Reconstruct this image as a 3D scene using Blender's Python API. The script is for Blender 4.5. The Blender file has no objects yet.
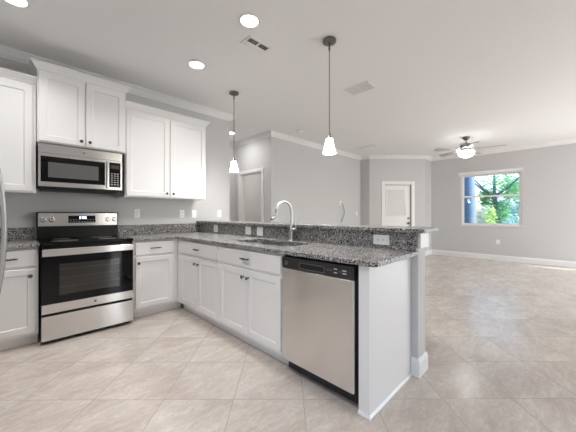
import bpy, bmesh, math, random
from mathutils import Vector, Matrix
random.seed(11)
S = bpy.context.scene
COL = S.collection
PI = math.pi
R = math.radians

# ------------------------------------------------------------------ camera, world, sun, daylight fill lamps, exposure
cd = bpy.data.cameras.new('camera'); cam = bpy.data.objects.new('camera', cd); COL.objects.link(cam)
cam.location = (0.0, -3.98, 1.182); cam.rotation_euler = (R(90), 0, -0.7902)
cd.sensor_width = 36; cd.lens = 276.4 / 576 * 36; cd.shift_y = -1.85 / 576; cd.clip_start = .02
S.camera = cam
S.view_settings.view_transform = 'Standard'; S.view_settings.look = 'None'
S.view_settings.exposure = 0.48; S.view_settings.gamma = 1; S.view_settings.use_curve_mapping = False
S.cycles.use_denoising = True
S.cycles.max_bounces = 10; S.cycles.diffuse_bounces = 6; S.cycles.sample_clamp_indirect = 6
S.cycles.caustics_reflective = False; S.cycles.caustics_refractive = False

W = bpy.data.worlds.new('sky'); S.world = W; W.use_nodes = True
_n = W.node_tree; _bg = _n.nodes['Background']
_sk = _n.nodes.new('ShaderNodeTexSky'); _sk.sky_type = 'NISHITA'; _sk.sun_disc = False
_sk.sun_elevation = R(50); _sk.sun_rotation = R(180); _sk.air_density = 1.0; _sk.dust_density = 2.0
_n.links.new(_sk.outputs[0], _bg.inputs[0]); _bg.inputs[1].default_value = 0.38

def light(name, kind, loc, energy, color=(1, 1, 1), rot=(0, 0, 0), **k):
    d = bpy.data.lights.new(name, kind); d.energy = energy; d.color = color
    for a, v in k.items(): setattr(d, a, v)
    o = bpy.data.objects.new(name, d); COL.objects.link(o); o.location = loc; o.rotation_euler = rot
    return o
def aim(v):  # euler so that a lamp's -Z points along v
    return Vector(v).to_track_quat('-Z', 'Y').to_euler()
DAY = (0.86, 0.935, 1.0)
light('sunlight', 'SUN', (6, -14, 12), 9.0, (1, .97, .93), aim((-.20, 1, -.70)), angle=R(.6))
# area lamps added as daylight fill outside unseen doors and windows of the house
light('daylight_fill_south', 'AREA', (7.4, -8.45, 1.3), 122, DAY, aim((0.12, 1, 0.05)), shape='RECTANGLE', size=3.2, size_y=2.3)
light('daylight_fill_south_window', 'AREA', (2.75, -8.45, 1.25), 5, DAY, aim((0, 1, 0)), shape='RECTANGLE', size=.75, size_y=1.9)
light('added_fill_west', 'AREA', (-1.05, -4.7, 1.35), 2, DAY, aim((1, 0, 0)), shape='RECTANGLE', size=2.2, size_y=1.9)
light('daylight_fill_east', 'AREA', (9.1, -6.6, 1.15), 45, DAY, aim((-1, 0, 0)), shape='RECTANGLE', size=1.3, size_y=2.0)

CEIL = 2.84
# ------------------------------------------------------------------ helpers
class MB:
    def __init__(s): s.bm = bmesh.new()
    def _add(s, b, M=None):
        if M is not None: bmesh.ops.transform(b, matrix=M, verts=b.verts)
        me = bpy.data.meshes.new('tmp'); b.to_mesh(me); b.free(); s.bm.from_mesh(me); bpy.data.meshes.remove(me); return s
    def box(s, x0, x1, y0, y1, z0, z1, bev=0.0, seg=2, M=None):
        b = bmesh.new(); bmesh.ops.create_cube(b, size=1)
        bmesh.ops.scale(b, vec=(x1 - x0, y1 - y0, z1 - z0), verts=b.verts)
        bmesh.ops.translate(b, vec=((x0 + x1) / 2, (y0 + y1) / 2, (z0 + z1) / 2), verts=b.verts)
        if bev: bmesh.ops.bevel(b, geom=b.edges[:], offset=bev, segments=seg, affect='EDGES', profile=.5, clamp_overlap=True)
        return s._add(b, M)
    def lathe(s, prof, n=32, M=None):   # [(r,z)...] about z, ends capped
        b = bmesh.new(); rings = []
        for r, z in prof:
            rings.append([b.verts.new((max(r, 1e-5) * math.cos(2 * PI * k / n), max(r, 1e-5) * math.sin(2 * PI * k / n), z)) for k in range(n)])
        for a, c in zip(rings, rings[1:]):
            for k in range(n): b.faces.new((a[k], a[(k + 1) % n], c[(k + 1) % n], c[k]))
        b.faces.new(rings[0][::-1]); b.faces.new(rings[-1])
        bmesh.ops.remove_doubles(b, verts=b.verts, dist=2e-5)
        bmesh.ops.recalc_face_normals(b, faces=b.faces)
        return s._add(b, M)
    def cyl(s, p, q, r, n=20, r2=None):
        p, q = Vector(p), Vector(q); d = q - p
        M = Matrix.Translation(p) @ d.to_track_quat('Z', 'Y').to_matrix().to_4x4()
        return s.lathe([(r, 0), (r if r2 is None else r2, d.length)], n, M)
    def tube(s, pts, r, n=12):
        pts = [Vector(p) for p in pts]; rs = r if isinstance(r, (list, tuple)) else [r] * len(pts)
        b = bmesh.new(); rings = []; up = None
        for i, p in enumerate(pts):
            t = (pts[min(i + 1, len(pts) - 1)] - pts[max(i - 1, 0)]).normalized()
            if up is None:
                up = Vector((0, 0, 1)) if abs(t.z) < .9 else Vector((1, 0, 0))
            up = (up - t * up.dot(t)).normalized(); sd = t.cross(up)
            rings.append([b.verts.new(p + (up * math.cos(2 * PI * k / n) + sd * math.sin(2 * PI * k / n)) * rs[i]) for k in range(n)])
        for a, c in zip(rings, rings[1:]):
            for k in range(n): b.faces.new((a[k], a[(k + 1) % n], c[(k + 1) % n], c[k]))
        b.faces.new(rings[0][::-1]); b.faces.new(rings[-1])
        bmesh.ops.recalc_face_normals(b, faces=b.faces)
        return s._add(b)
    def prism(s, poly, z0, z1, holes=(), bev=0.0):  # polygon (xy) with holes, extruded up
        b = bmesh.new(); es = []
        for loop in [poly] + list(holes):
            vs = [b.verts.new((x, y, z0)) for x, y in loop]
            es += [b.edges.new((vs[i], vs[(i + 1) % len(vs)])) for i in range(len(vs))]
        bmesh.ops.triangle_fill(b, use_beauty=True, use_dissolve=True, edges=es)
        g = bmesh.ops.extrude_face_region(b, geom=b.faces[:])
        bmesh.ops.translate(b, vec=(0, 0, z1 - z0), verts=[v for v in g['geom'] if isinstance(v, bmesh.types.BMVert)])
        bmesh.ops.recalc_face_normals(b, faces=b.faces)
        if bev:
            ed = [e for e in b.edges if len(e.link_faces) == 2 and e.calc_face_angle() > .9 and abs(e.verts[0].co.z - e.verts[1].co.z) < 1e-6]
            bmesh.ops.bevel(b, geom=ed, offset=bev, segments=3, affect='EDGES', profile=.5)
        return s._add(b)
    def sweep(s, path, prof, closed_prof=True):  # path (xy), prof [(offset to the left of travel, z)]
        P = [Vector(p) for p in path]; b = bmesh.new(); rings = []
        for i, p in enumerate(P):
            d0 = (P[i] - P[i - 1]).normalized() if i else None
            d1 = (P[i + 1] - P[i]).normalized() if i < len(P) - 1 else None
            d0 = d0 or d1; d1 = d1 or d0
            n0, n1 = Vector((-d0.y, d0.x)), Vector((-d1.y, d1.x))
            m = (n0 + n1).normalized(); m = m / max(.3, m.dot(n0))
            rings.append([b.verts.new((p.x + m.x * o, p.y + m.y * o, z)) for o, z in prof])
        n = len(prof)
        for a, c in zip(rings, rings[1:]):
            for k in range(n): b.faces.new((a[k], a[(k + 1) % n], c[(k + 1) % n], c[k]))
        b.faces.new(rings[0][::-1]); b.faces.new(rings[-1])
        bmesh.ops.recalc_face_normals(b, faces=b.faces)
        return s._add(b)
    def panel(s, x0, x1, z0, z1, y, t=.019, fr=.055, dep=.009, slope=.012, rise=.0):
        # cabinet door: outer slab front at y-t, centre field set back by dep behind a sloped moulding
        b = bmesh.new()
        def ring(i, yy): return [b.verts.new(v) for v in ((x0 + i, yy, z0 + i), (x1 - i, yy, z0 + i), (x1 - i, yy, z1 - i), (x0 + i, yy, z1 - i))]
        f = y - t
        rs = [ring(0, y), ring(0, f + .003), ring(.003, f), ring(fr, f), ring(fr + slope * .45, f + dep * .8), ring(fr + slope * .6, f + dep), ring(fr + slope, f + dep)]
        if rise: rs += [ring(fr + slope + .022, f + dep - rise)]
        b.faces.new(rs[0])
        for a, c in zip(rs, rs[1:]):
            for k in range(4): b.faces.new((a[k], a[(k + 1) % 4], c[(k + 1) % 4], c[k]))
        b.faces.new(rs[-1])
        bmesh.ops.recalc_face_normals(b, faces=b.faces)
        return s._add(b)
    def build(s, name, mat, parent=None, smooth=False, loc=None):
        me = bpy.data.meshes.new(name); 
        if smooth:
            for f in s.bm.faces: f.smooth = True
            for e in s.bm.edges:
                if len(e.link_faces) == 2 and e.calc_face_angle() > R(38): e.smooth = False
        s.bm.to_mesh(me); s.bm.free()
        me.materials.append(mat)
        o = bpy.data.objects.new(name, me); COL.objects.link(o)
        if parent: o.parent = parent
        if loc: o.location = loc
        return o
def tag(o, label, cat, group=None, kind=None):
    o['label'] = label; o['category'] = cat
    if group: o['group'] = group
    if kind: o['kind'] = kind
    return o
def thing(name, label, cat, loc=(0, 0, 0), rz=0, group=None):
    o = bpy.data.objects.new(name, None); COL.objects.link(o); o.empty_display_size = .1
    o.location = loc; o.rotation_euler = (0, 0, rz)
    return tag(o, label, cat, group)
def struct(o): o['kind'] = 'structure'; return o
def copy_tree(o, parent=None):
    c = o.copy(); COL.objects.link(c)
    if parent: c.parent = parent
    for ch in list(o.children): copy_tree(ch, c)
    return c

# ------------------------------------------------------------------ materials
def mat(name, col=(.8, .8, .8), rough=.5, metal=0, emit=0, ecol=None, spec=.5, coat=0, aniso=0):
    m = bpy.data.materials.new(name); m.use_nodes = True; b = m.node_tree.nodes['Principled BSDF']
    b.inputs['Base Color'].default_value = (*col, 1); b.inputs['Roughness'].default_value = rough
    b.inputs['Metallic'].default_value = metal; b.inputs['Specular IOR Level'].default_value = spec
    b.inputs['Coat Weight'].default_value = coat; b.inputs['Anisotropic'].default_value = aniso
    if emit:
        b.inputs['Emission Color'].default_value = (*(ecol or col), 1); b.inputs['Emission Strength'].default_value = emit
    return m
class NT:
    def __init__(s, m): s.t = m.node_tree; s.b = s.t.nodes['Principled BSDF']
    def n(s, t, **k):
        o = s.t.nodes.new('ShaderNode' + t)
        for a, v in k.items(): setattr(o, a, v)
        return o
    def l(s, a, b): s.t.links.new(a, b)
    def math(s, op, a, b=None, c=None):
        o = s.n('Math', operation=op)
        for i, v in enumerate((a, b, c)):
            if v is None: continue
            if isinstance(v, (int, float)): o.inputs[i].default_value = v
            else: s.l(v, o.inputs[i])
        return o.outputs[0]
    def ramp(s, fac, stops, interp='LINEAR'):
        o = s.n('ValToRGB'); o.color_ramp.interpolation = interp; e = o.color_ramp.elements
        while len(e) < len(stops): e.new(.5)
        for i, (p, c) in enumerate(stops): e[i].position = p; e[i].color = (*c, 1) if len(c) == 3 else c
        s.l(fac, o.inputs[0]); return o.outputs[0]
    def mix(s, f, a, b, bt='MIX'):
        o = s.n('Mix', data_type='RGBA', blend_type=bt)
        for k, v in ((0, f), (6, a), (7, b)):
            if isinstance(v, (int, float)): o.inputs[k].default_value = v
            elif isinstance(v, tuple): o.inputs[k].default_value = (*v, 1)
            else: s.l(v, o.inputs[k])
        return o.outputs[2]
    def noise(s, vec, scale, detail=4, rough=.55, dist=0):
        o = s.n('TexNoise'); o.inputs['Scale'].default_value = scale; o.inputs['Detail'].default_value = detail
        o.inputs['Roughness'].default_value = rough; o.inputs['Distortion'].default_value = dist
        if vec is not None: s.l(vec, o.inputs['Vector'])
        return o.outputs[0]
    def bump(s, h, strength, dist=.002):
        o = s.n('Bump'); o.inputs['Strength'].default_value = strength; o.inputs['Distance'].default_value = dist
        s.l(h, o.inputs['Height']); s.l(o.outputs[0], s.b.inputs['Normal'])
def textured_paint(name, col, rough, scale, strength):
    m = mat(name, col, rough, spec=.3); t = NT(m); g = t.n('NewGeometry')
    t.bump(t.noise(g.outputs['Position'], scale, 3), strength, .003); return m
M_wall = textured_paint('grey_wall_paint', (.60, .595, .59), .7, 90, .12)
M_ceil = textured_paint('ceiling_paint', (.87, .862, .857), .8, 45, .25)
M_trim = mat('white_trim_paint', (.84, .83, .82), .35)
M_cab = mat('white_cabinet_paint', (.83, .82, .81), .32)
M_plastic = mat('white_plastic', (.93, .925, .92), .3)
M_slot = mat('dark_slot', (.03, .03, .03), .6)
M_black = mat('black_enamel', (.008, .008, .008), .25, spec=.3)
M_blackglass = mat('black_glass', (.004, .004, .0045), .05, spec=.3)
M_blackplastic = mat('black_plastic', (.015, .015, .016), .3)
M_nickel = mat('brushed_nickel', (.36, .35, .34), .26, 1)
M_pull = mat('dark_brushed_nickel', (.14, .135, .13), .24, 1)
M_handle = mat('satin_handle_steel', (.40, .395, .39), .42, 1)
M_faucet = mat('faucet_nickel', (.62, .61, .60), .34, 1)
M_chrome = mat('satin_chrome', (.62, .61, .60), .18, 1)
M_darkmetal = mat('dark_nickel', (.22, .21, .20), .3, 1)
M_sinksteel = mat('sink_steel', (.36, .355, .35), .38, 1)

def make_steel(name, vertical):
    m = mat(name, (.74, .728, .72), .3, 1, aniso=.97); t = NT(m); g = t.n('NewGeometry'); mp = t.n('Mapping')
    mp.inputs['Scale'].default_value = (500, 500, 3) if vertical else (3, 3, 600)
    t.l(g.outputs['Position'], mp.inputs[0])
    nz = t.noise(mp.outputs[0], 1, 2)
    t.l(t.math('MULTIPLY_ADD', nz, .05, .20), t.b.inputs['Roughness'])
    tg = t.n('Tangent', direction_type='RADIAL', axis='Z'); t.l(tg.outputs[0], t.b.inputs['Tangent']); t.b.inputs['Anisotropic Rotation'].default_value = .25
    t.bump(nz, .012, .001)
    return m
M_steel = make_steel('brushed_steel', False)
M_steelv = make_steel('brushed_steel_upright_grain', True)

def make_granite():
    m = mat('speckled_granite', rough=.26, spec=.35); t = NT(m); g = t.n('NewGeometry'); P = g.outputs['Position']
    v = t.n('TexVoronoi'); v.inputs['Scale'].default_value = 120; t.l(P, v.inputs['Vector'])
    sp = t.n('SeparateColor'); t.l(v.outputs['Color'], sp.inputs[0])
    c1 = t.ramp(sp.outputs[0], [(0, (0.014, 0.014, 0.015)), (.24, (0.056, 0.054, 0.054)), (.40, (0.237, 0.226, 0.220)), (.60, (0.441, 0.418, 0.401)), (.80, (0.316, 0.294, 0.282)), (.92, (0.723, 0.701, 0.678))], 'CONSTANT')
    v2 = t.n('TexVoronoi'); v2.inputs['Scale'].default_value = 260; t.l(P, v2.inputs['Vector'])
    sp2 = t.n('SeparateColor'); t.l(v2.outputs['Color'], sp2.inputs[0])
    c2 = t.ramp(sp2.outputs[1], [(0, (0.017, 0.017, 0.018)), (.34, (0.203, 0.198, 0.192)), (.68, (0.508, 0.492, 0.475))], 'CONSTANT')
    t.l(t.mix(t.ramp(t.noise(P, 34, 3), [(.42, (0, 0, 0)), (.56, (1, 1, 1))]), c1, c2), t.b.inputs['Base Color'])
    return m
M_granite = make_granite()

def make_floor():
    m = mat('stone_floor_tile', rough=.3, spec=.45); t = NT(m); g = t.n('NewGeometry'); P = g.outputs['Position']
    sx = t.n('SeparateXYZ'); t.l(P, sx.inputs[0]); x, y = sx.outputs[0], sx.outputs[1]
    k = .70711 / .4455
    u = t.math('MULTIPLY_ADD', t.math('SUBTRACT', x, y), k, -2.921 / .4455)
    w = t.math('MULTIPLY_ADD', t.math('ADD', x, y), k, 1.049 / .4455)
    fu, fw = t.math('FRACT', u), t.math('FRACT', w)
    du = t.math('MINIMUM', fu, t.math('SUBTRACT', 1, fu)); dw = t.math('MINIMUM', fw, t.math('SUBTRACT', 1, fw))
    d = t.math('MINIMUM', du, dw)
    grout = t.ramp(d, [(.0048, (1, 1, 1)), (.0085, (0, 0, 0))])
    cv = t.n('CombineXYZ'); t.l(t.math('FLOOR', u), cv.inputs[0]); t.l(t.math('FLOOR', w), cv.inputs[1])
    wn = t.n('TexWhiteNoise'); t.l(cv.outputs[0], wn.inputs['Vector'])
    # each tile is cut from its own piece of stone: shift the veining per tile
    sc = t.n('VectorMath', operation='SCALE'); t.l(wn.outputs['Color'], sc.inputs[0]); sc.inputs['Scale'].default_value = 40
    ad = t.n('VectorMath', operation='ADD'); t.l(P, ad.inputs[0]); t.l(sc.outputs[0], ad.inputs[1])
    mp = t.n('Mapping'); mp.inputs['Rotation'].default_value = (0, 0, R(12)); mp.inputs['Scale'].default_value = (1.0, 2.6, 1)
    t.l(ad.outputs[0], mp.inputs[0]); V = mp.outputs[0]
    n1 = t.noise(V, 1.7, 9, .66, .5); n2 = t.noise(V, 11, 9, .74, .6); n3 = t.noise(V, 48, 5, .75)
    base = t.ramp(n1, [(.33, (.52, .437, .375)), (.45, (.59, .515, .455)), (.56, (.665, .602, .548)), (.70, (.715, .665, .618))])
    base = t.mix(t.ramp(n2, [(.30, (.5, .5, .5)), (.58, (0, 0, 0))]), base, (.49, .415, .36))
    base = t.mix(t.ramp(n2, [(.48, (0, 0, 0)), (.72, (.5, .5, .5))]), base, (.78, .735, .69))
    base = t.mix(t.ramp(n3, [(.36, (.45, .45, .45)), (.56, (0, 0, 0))]), base, (.47, .40, .35))
    tone = t.math('MULTIPLY_ADD', wn.outputs['Value'], .07, .965)
    tv = t.n('CombineXYZ')
    for i in range(3): t.l(tone, tv.inputs[i])
    base = t.mix(1.0, base, tv.outputs[0], 'MULTIPLY')
    t.l(t.mix(grout, base, (.44, .39, .35)), t.b.inputs['Base Color'])
    t.l(t.math('MULTIPLY_ADD', n2, .16, .14), t.b.inputs['Roughness'])
    t.bump(t.math('SUBTRACT', t.math('MULTIPLY', n3, .25), grout), .25, .0015)
    return m
M_floor = make_floor()

# ------------------------------------------------------------------ the setting: floor, ceiling, walls
XE, YS, XW = 8.80, -8.20, -0.86           # inside faces of right, south and left walls
HX, MY = 3.72, 0.18                       # hall side wall face, middle wall face
T = .12
struct(MB().box(XW - T, XE + T, YS - T, 3.0, -.1, 0).build('floor', M_floor))
struct(MB().box(XW - T, XE + T, YS - T, 3.0, CEIL, CEIL + .1).build('ceiling', M_ceil))

def wall(name, p, q, openings=(), t=T, z1=CEIL, m=None):
    """wall whose inside face runs p->q (room to the left of travel), thickness outside; openings (s0, s1, z0, z1) along it"""
    p, q = Vector(p), Vector(q); d = q - p; L = d.length; a = math.atan2(d.y, d.x)
    mb = MB(); M = Matrix.Translation((p.x, p.y, 0)) @ Matrix.Rotation(a, 4, 'Z')
    x = 0
    for s0, s1, a0, a1 in sorted(openings):
        mb.box(x, s0, -t, 0, 0, z1, M=M)
        if a0 > 0: mb.box(s0, s1, -t, 0, 0, a0, M=M)
        mb.box(s0, s1, -t, 0, a1, z1, M=M); x = s1
    mb.box(x, L, -t, 0, 0, z1, M=M)
    return struct(mb.build(name, m or M_wall))
# room lies to the left when going counter-clockwise seen from above
wall('wall_back', (2.62, 0), (XW - T, 0))
wall('wall_left', (XW, 0), (XW, YS), [(3.6, 5.8, .35, 2.3)])  # unseen window opening, added to let light in
wall('wall_south', (XW, YS), (XE, YS), [(2.35 - XW, 3.15 - XW, .25, 2.25), (5.6 - XW, 8.4 - XW, 0, 2.4)])
WY0, WY1, WZ0, WZ1 = -3.29, -2.01, .885, 2.25
wall('wall_right', (XE, YS), (XE, -1.235), [(.6, 2.7, 0, 2.05), (WY0 - YS, WY1 - YS, WZ0, WZ1)])
wall('wall_nook', (XE + T, -1.235), (8.345, -1.235))
DA, DB = Vector((8.345, -1.222)), Vector((7.20, -.10))
DL = (DB - DA).length
def dg(t): return DL - t                  # photo measure runs from the other end
DO0, DO1, DOZ = dg(1.205), dg(.430), 2.03
wall('wall_diagonal', DA, DB, [(DO0, DO1, 0, DOZ)])
wall('wall_jog', (7.20, -.10), (7.20, MY + T))
wall('wall_middle', (7.20, MY), (HX + T, MY))
HO = (.30, 1.06, 0, 2.08)                 # door opening along hall side wall from its outer corner
wall('wall_hall_side', (HX, MY), (HX, 1.42), [HO])
wall('wall_hall_end', (HX + T, 1.42), (1.4, 1.42))
wall('wall_hall_left', (1.52, 1.42), (1.52, T))
# bedroom behind the hall doorway
wall('wall_bedroom_far', (7.2, 2.9), (2.6, 2.9))
wall('wall_bedroom_right', (6.4, MY + T), (6.4, 2.9))
wall('wall_bedroom_left', (3.6, 2.9), (3.6, 1.42 + T))

# knee wall behind the peninsula
KX0, KX1, KY = 2.088, 2.238, -3.240
struct(MB().box(KX0, KX1, KY, -.002, 0, 1.046, .004).build('wall_knee', M_wall))

# crown moulding, baseboards
CR = [(0, CEIL), (.082, CEIL), (.082, CEIL - .012), (.070, CEIL - .020), (.052, CEIL - .036), (.036, CEIL - .060), (.024, CEIL - .072), (.014, CEIL - .076), (.014, CEIL - .088), (0, CEIL - .092)]
CR = [(o, z - .0005) for o, z in CR]
def trim(name, path, prof=CR): return struct(MB().sweep(path, prof).build(name, M_trim))
trim('trim_1', [(2.62, T), (2.62, 0), (XW, 0), (XW, YS)])
trim('trim_2', [(XE, YS), (XE, -1.235), (8.345, -1.235), (7.20, -.10), (7.20, MY), (HX, MY), (HX, 1.42), (1.52, 1.42)])
BB = [(0, 0), (.015, 0), (.015, .105), (.010, .122), (.006, .132), (0, .134)]
BB = [(o, z + .0005) for o, z in BB]
def base(name, path): return struct(MB().sweep(path, BB).build(name, M_trim))
base('baseboard_right', [(XE, -5.45), (XE, -1.235), (8.345, -1.235), tuple(DA + (DB - DA).normalized() * (DO0 - .09))])
base('baseboard_middle', [tuple(DA + (DB - DA).normalized() * (DO1 + .09)), (7.20, -.10), (7.20, MY), (HX, MY), (HX, MY + .21)])
base('baseboard_hall', [(HX, MY + 1.15), (HX, 1.42), (1.52, 1.42)])
base('baseboard_knee', [(KX1, -.02), (KX1, KY), (KX0, KY), (KX0, -3.196)])
# white board under the bar top, round the knee wall's end and living-room side
trim('trim_3', [(KX1, -.02), (KX1, KY), (KX0, KY)], [(.0005, .935), (.018, .935), (.018, 1.046), (.0005, 1.046)])

def framed(name, M, w, h, bars, mt=M_trim, fr=.045, dep=.07, y=-.085):
    """window unit in local x (0..w), z (0..h) sunk into the wall at local y; bars: list of boxes (x0,x1,z0,z1)"""
    mb = MB()
    for x0, x1, z0, z1 in [(0, fr, 0, h), (w - fr, w, 0, h), (fr, w - fr, 0, fr), (fr, w - fr, h - fr, h)] + bars:
        mb.box(x0, x1, y, y + dep, z0, z1, .004, M=M)
    return struct(mb.build(name, mt))
# double-hung window in the right wall: local x runs along +y of the world
wM = Matrix.Translation((XE, WY0, WZ0)) @ Matrix.Rotation(PI / 2, 4, 'Z')
ww, wh = WY1 - WY0, WZ1 - WZ0
w1 = framed('window_1', wM, ww, wh, [(.04, ww - .04, wh * .565 - .022, wh * .565 + .022)], fr=.032)
sash = MB()
for z0, z1, yy in ((.032, wh * .565, -.06), (wh * .565, wh - .032, -.075)):
    for x0, x1, a, b in ((.032, .056, z0, z1), (ww - .056, ww - .032, z0, z1), (.056, ww - .056, z0, z0 + .022), (.056, ww - .056, z1 - .022, z1)):
        sash.box(x0, x1, yy, yy + .02, a, b, .002, M=wM)
so = sash.build('window_sash', M_trim, w1)
lock = MB(); lock.box(ww / 2 - .03, ww / 2 + .03, -.02, .0, wh * .565, wh * .565 + .02, .004, M=wM).build('sash_lock', M_trim, w1)
sill = MB().box(-.02, ww + .02, -.085, .022, -.022, -.0005, .005, M=wM); struct(sill.build('window_sill', M_trim, w1))
M_glass = mat('window_glass', (1, 1, 1), 0.0); M_glass.node_tree.nodes['Principled BSDF'].inputs['Transmission Weight'].default_value = 1
_t = NT(M_glass); _o = _t.t.nodes['Material Output']; _a = _t.n('BsdfTransparent'); _g = _t.n('BsdfGlossy'); _g.inputs['Roughness'].default_value = .01
_f = _t.n('Fresnel'); _f.inputs[0].default_value = 1.4; _m = _t.n('MixShader')
_t.l(_f.outputs[0], _m.inputs[0]); _t.l(_a.outputs[0], _m.inputs[1]); _t.l(_g.outputs[0], _m.inputs[2]); _t.l(_m.outputs[0], _o.inputs[0])
MB().box(.05, ww - .05, -.072, -.068, .05, wh - .05, M=wM).build('window_pane', M_glass, w1)

# unseen openings added to let daylight in: frames only
framed('added_window_2', Matrix.Translation((XW, -3.6, .35)) @ Matrix.Rotation(-PI / 2, 4, 'Z'), 2.2, 1.95, [(1.08, 1.12, 0, 1.95)])  # unseen west window, put in so light reaches the peninsula fronts
framed('window_3', Matrix.Translation((2.35, YS, .25)), .8, 2.0, [(.04, .76, .98, 1.02)])
framed('door_1', Matrix.Translation((5.6, YS, 0)), 2.8, 2.4, [(1.37, 1.43, 0, 2.4)])
framed('door_2', Matrix.Translation((XE, YS + .6, 0)) @ Matrix.Rotation(PI / 2, 4, 'Z'), 2.1, 2.05, [(1.03, 1.07, 0, 2.05)])

# ------------------------------------------------------------------ entry door on the diagonal wall
ang = math.atan2((DB - DA).y, (DB - DA).x)
dM = Matrix.Translation((DA.x, DA.y, 0)) @ Matrix.Rotation(ang, 4, 'Z')
cs = MB(); cw = .085
for x0, x1, z0, z1 in ((DO0 - cw, DO0, 0, DOZ + cw), (DO1, DO1 + cw, 0, DOZ + cw), (DO0, DO1, DOZ, DOZ + cw)):
    cs.box(x0, x1, .0005, .018, z0 + .0005, z1, .004, M=dM)
for x0, x1, z0, z1 in ((DO0, DO0 + .012, 0, DOZ), (DO1 - .012, DO1, 0, DOZ), (DO0, DO1, DOZ - .012, DOZ)):
    cs.box(x0, x1, -.118, 0, z0 + .0005, z1, M=dM)
d3 = struct(cs.build('door_3', M_trim))
a0, a1 = DO0 + .016, DO1 - .016
W0, W1, V0, V1 = DO0 + .135, DO1 - .065, 1.12, 1.905
slab = MB()
for x0, x1, z0, z1 in ((a0, W0, .012, DOZ - .016), (W1, a1, .012, DOZ - .016), (W0, W1, .012, V0), (W0, W1, V1, DOZ - .016)):
    slab.box(x0, x1, -.085, -.045, z0, z1, M=dM)
so = struct(slab.build('door_slab', M_trim, d3))
ws = MB()
for x0, x1, z0, z1 in ((DO0 + .012, DO0 + .018, 0.01, DOZ - .012), (DO1 - .018, DO1 - .012, .01, DOZ - .012), (DO0 + .018, DO1 - .018, DOZ - .020, DOZ - .012)):
    ws.box(x0, x1, -.08, -.03, z0, z1, M=dM)
ws.build('weather_strip', M_slot, d3)
fm = MB()
for x0, x1, z0, z1 in ((W0 - .02, W0 + .02, V0 - .02, V1 + .02), (W1 - .02, W1 + .02, V0 - .02, V1 + .02), (W0, W1, V0 - .02, V0 + .02), (W0, W1, V1 - .02, V1 + .02)):
    fm.box(x0, x1, -.05, -.036, z0, z1, .004, M=dM)
fm.build('lite_frame', M_trim, d3)
M_blind = mat('white_blind_slats', (.88, .87, .85), .5)
_t = NT(M_blind); _tr = _t.n('BsdfTranslucent'); _tr.inputs[0].default_value = (.88, .87, .85, 1); _mx = _t.n('MixShader'); _mx.inputs[0].default_value = .2
_t.l(_t.b.outputs[0], _mx.inputs[1]); _t.l(_tr.outputs[0], _mx.inputs[2]); _t.l(_mx.outputs[0], _t.t.nodes['Material Output'].inputs[0])
bl = MB()
nb = 30
for k in range(nb):
    z = V0 + .02 + (V1 - V0 - .04) * (k + .5) / nb
    bl.box(W0 + .02, W1 - .02, -.072, -.058, z - .0118, z + .0118, M=dM @ Matrix.Translation((0, 0, z)) @ Matrix.Translation((0, -.065, 0)) @ Matrix.Rotation(R(12), 4, 'X') @ Matrix.Translation((0, .065, 0)) @ Matrix.Translation((0, 0, -z)))
bl.build('door_blind', M_blind, d3)
for nm, z in (('deadbolt', 1.064), ('door_knob', .925)):
    kb = MB(); p = dM @ Vector((DO0 + .07, -.045, z)); q = dM @ Vector((DO0 + .07, .0, z)); 
    kb.lathe([(.032, 0), (.032, .008), (.014, .012), (.014, .03), (.027, .036), (.030, .05), (.022, .062), (.0, .064)] if nm == 'door_knob' else [(.031, 0), (.031, .012), (.02, .018), (.018, .026), (0, .027)], 24,
             Matrix.Translation(p) @ (q - p).to_track_quat('Z', 'Y').to_matrix().to_4x4())
    kb.build(nm, M_darkmetal, d3, True)

# hall doorway: casing and jamb
hc = MB(); hM = Matrix.Translation((HX, MY, 0)) @ Matrix.Rotation(PI / 2, 4, 'Z')
for x0, x1, z0, z1 in ((HO[0] - .07, HO[0], 0, 2.15), (HO[1], HO[1] + .07, 0, 2.15), (HO[0], HO[1], 2.08, 2.15)):
    hc.box(x0, x1, .0005, .017, z0 + .0005, z1, .004, M=hM)
for x0, x1, z0, z1 in ((HO[0], HO[0] + .015, 0, 2.08), (HO[1] - .015, HO[1], 0, 2.08), (HO[0], HO[1], 2.065, 2.08)):
    hc.box(x0, x1, -T, 0, z0 + .0005, z1, M=hM)
for x0, x1, z0, z1 in ((HO[0] + .015, HO[0] + .027, 0, 2.065), (HO[1] - .027, HO[1] - .015, 0, 2.065)):
    hc.box(x0, x1, -.08, -.05, z0 + .0005, z1, M=hM)
struct(hc.build('door_4', M_trim))

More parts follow.
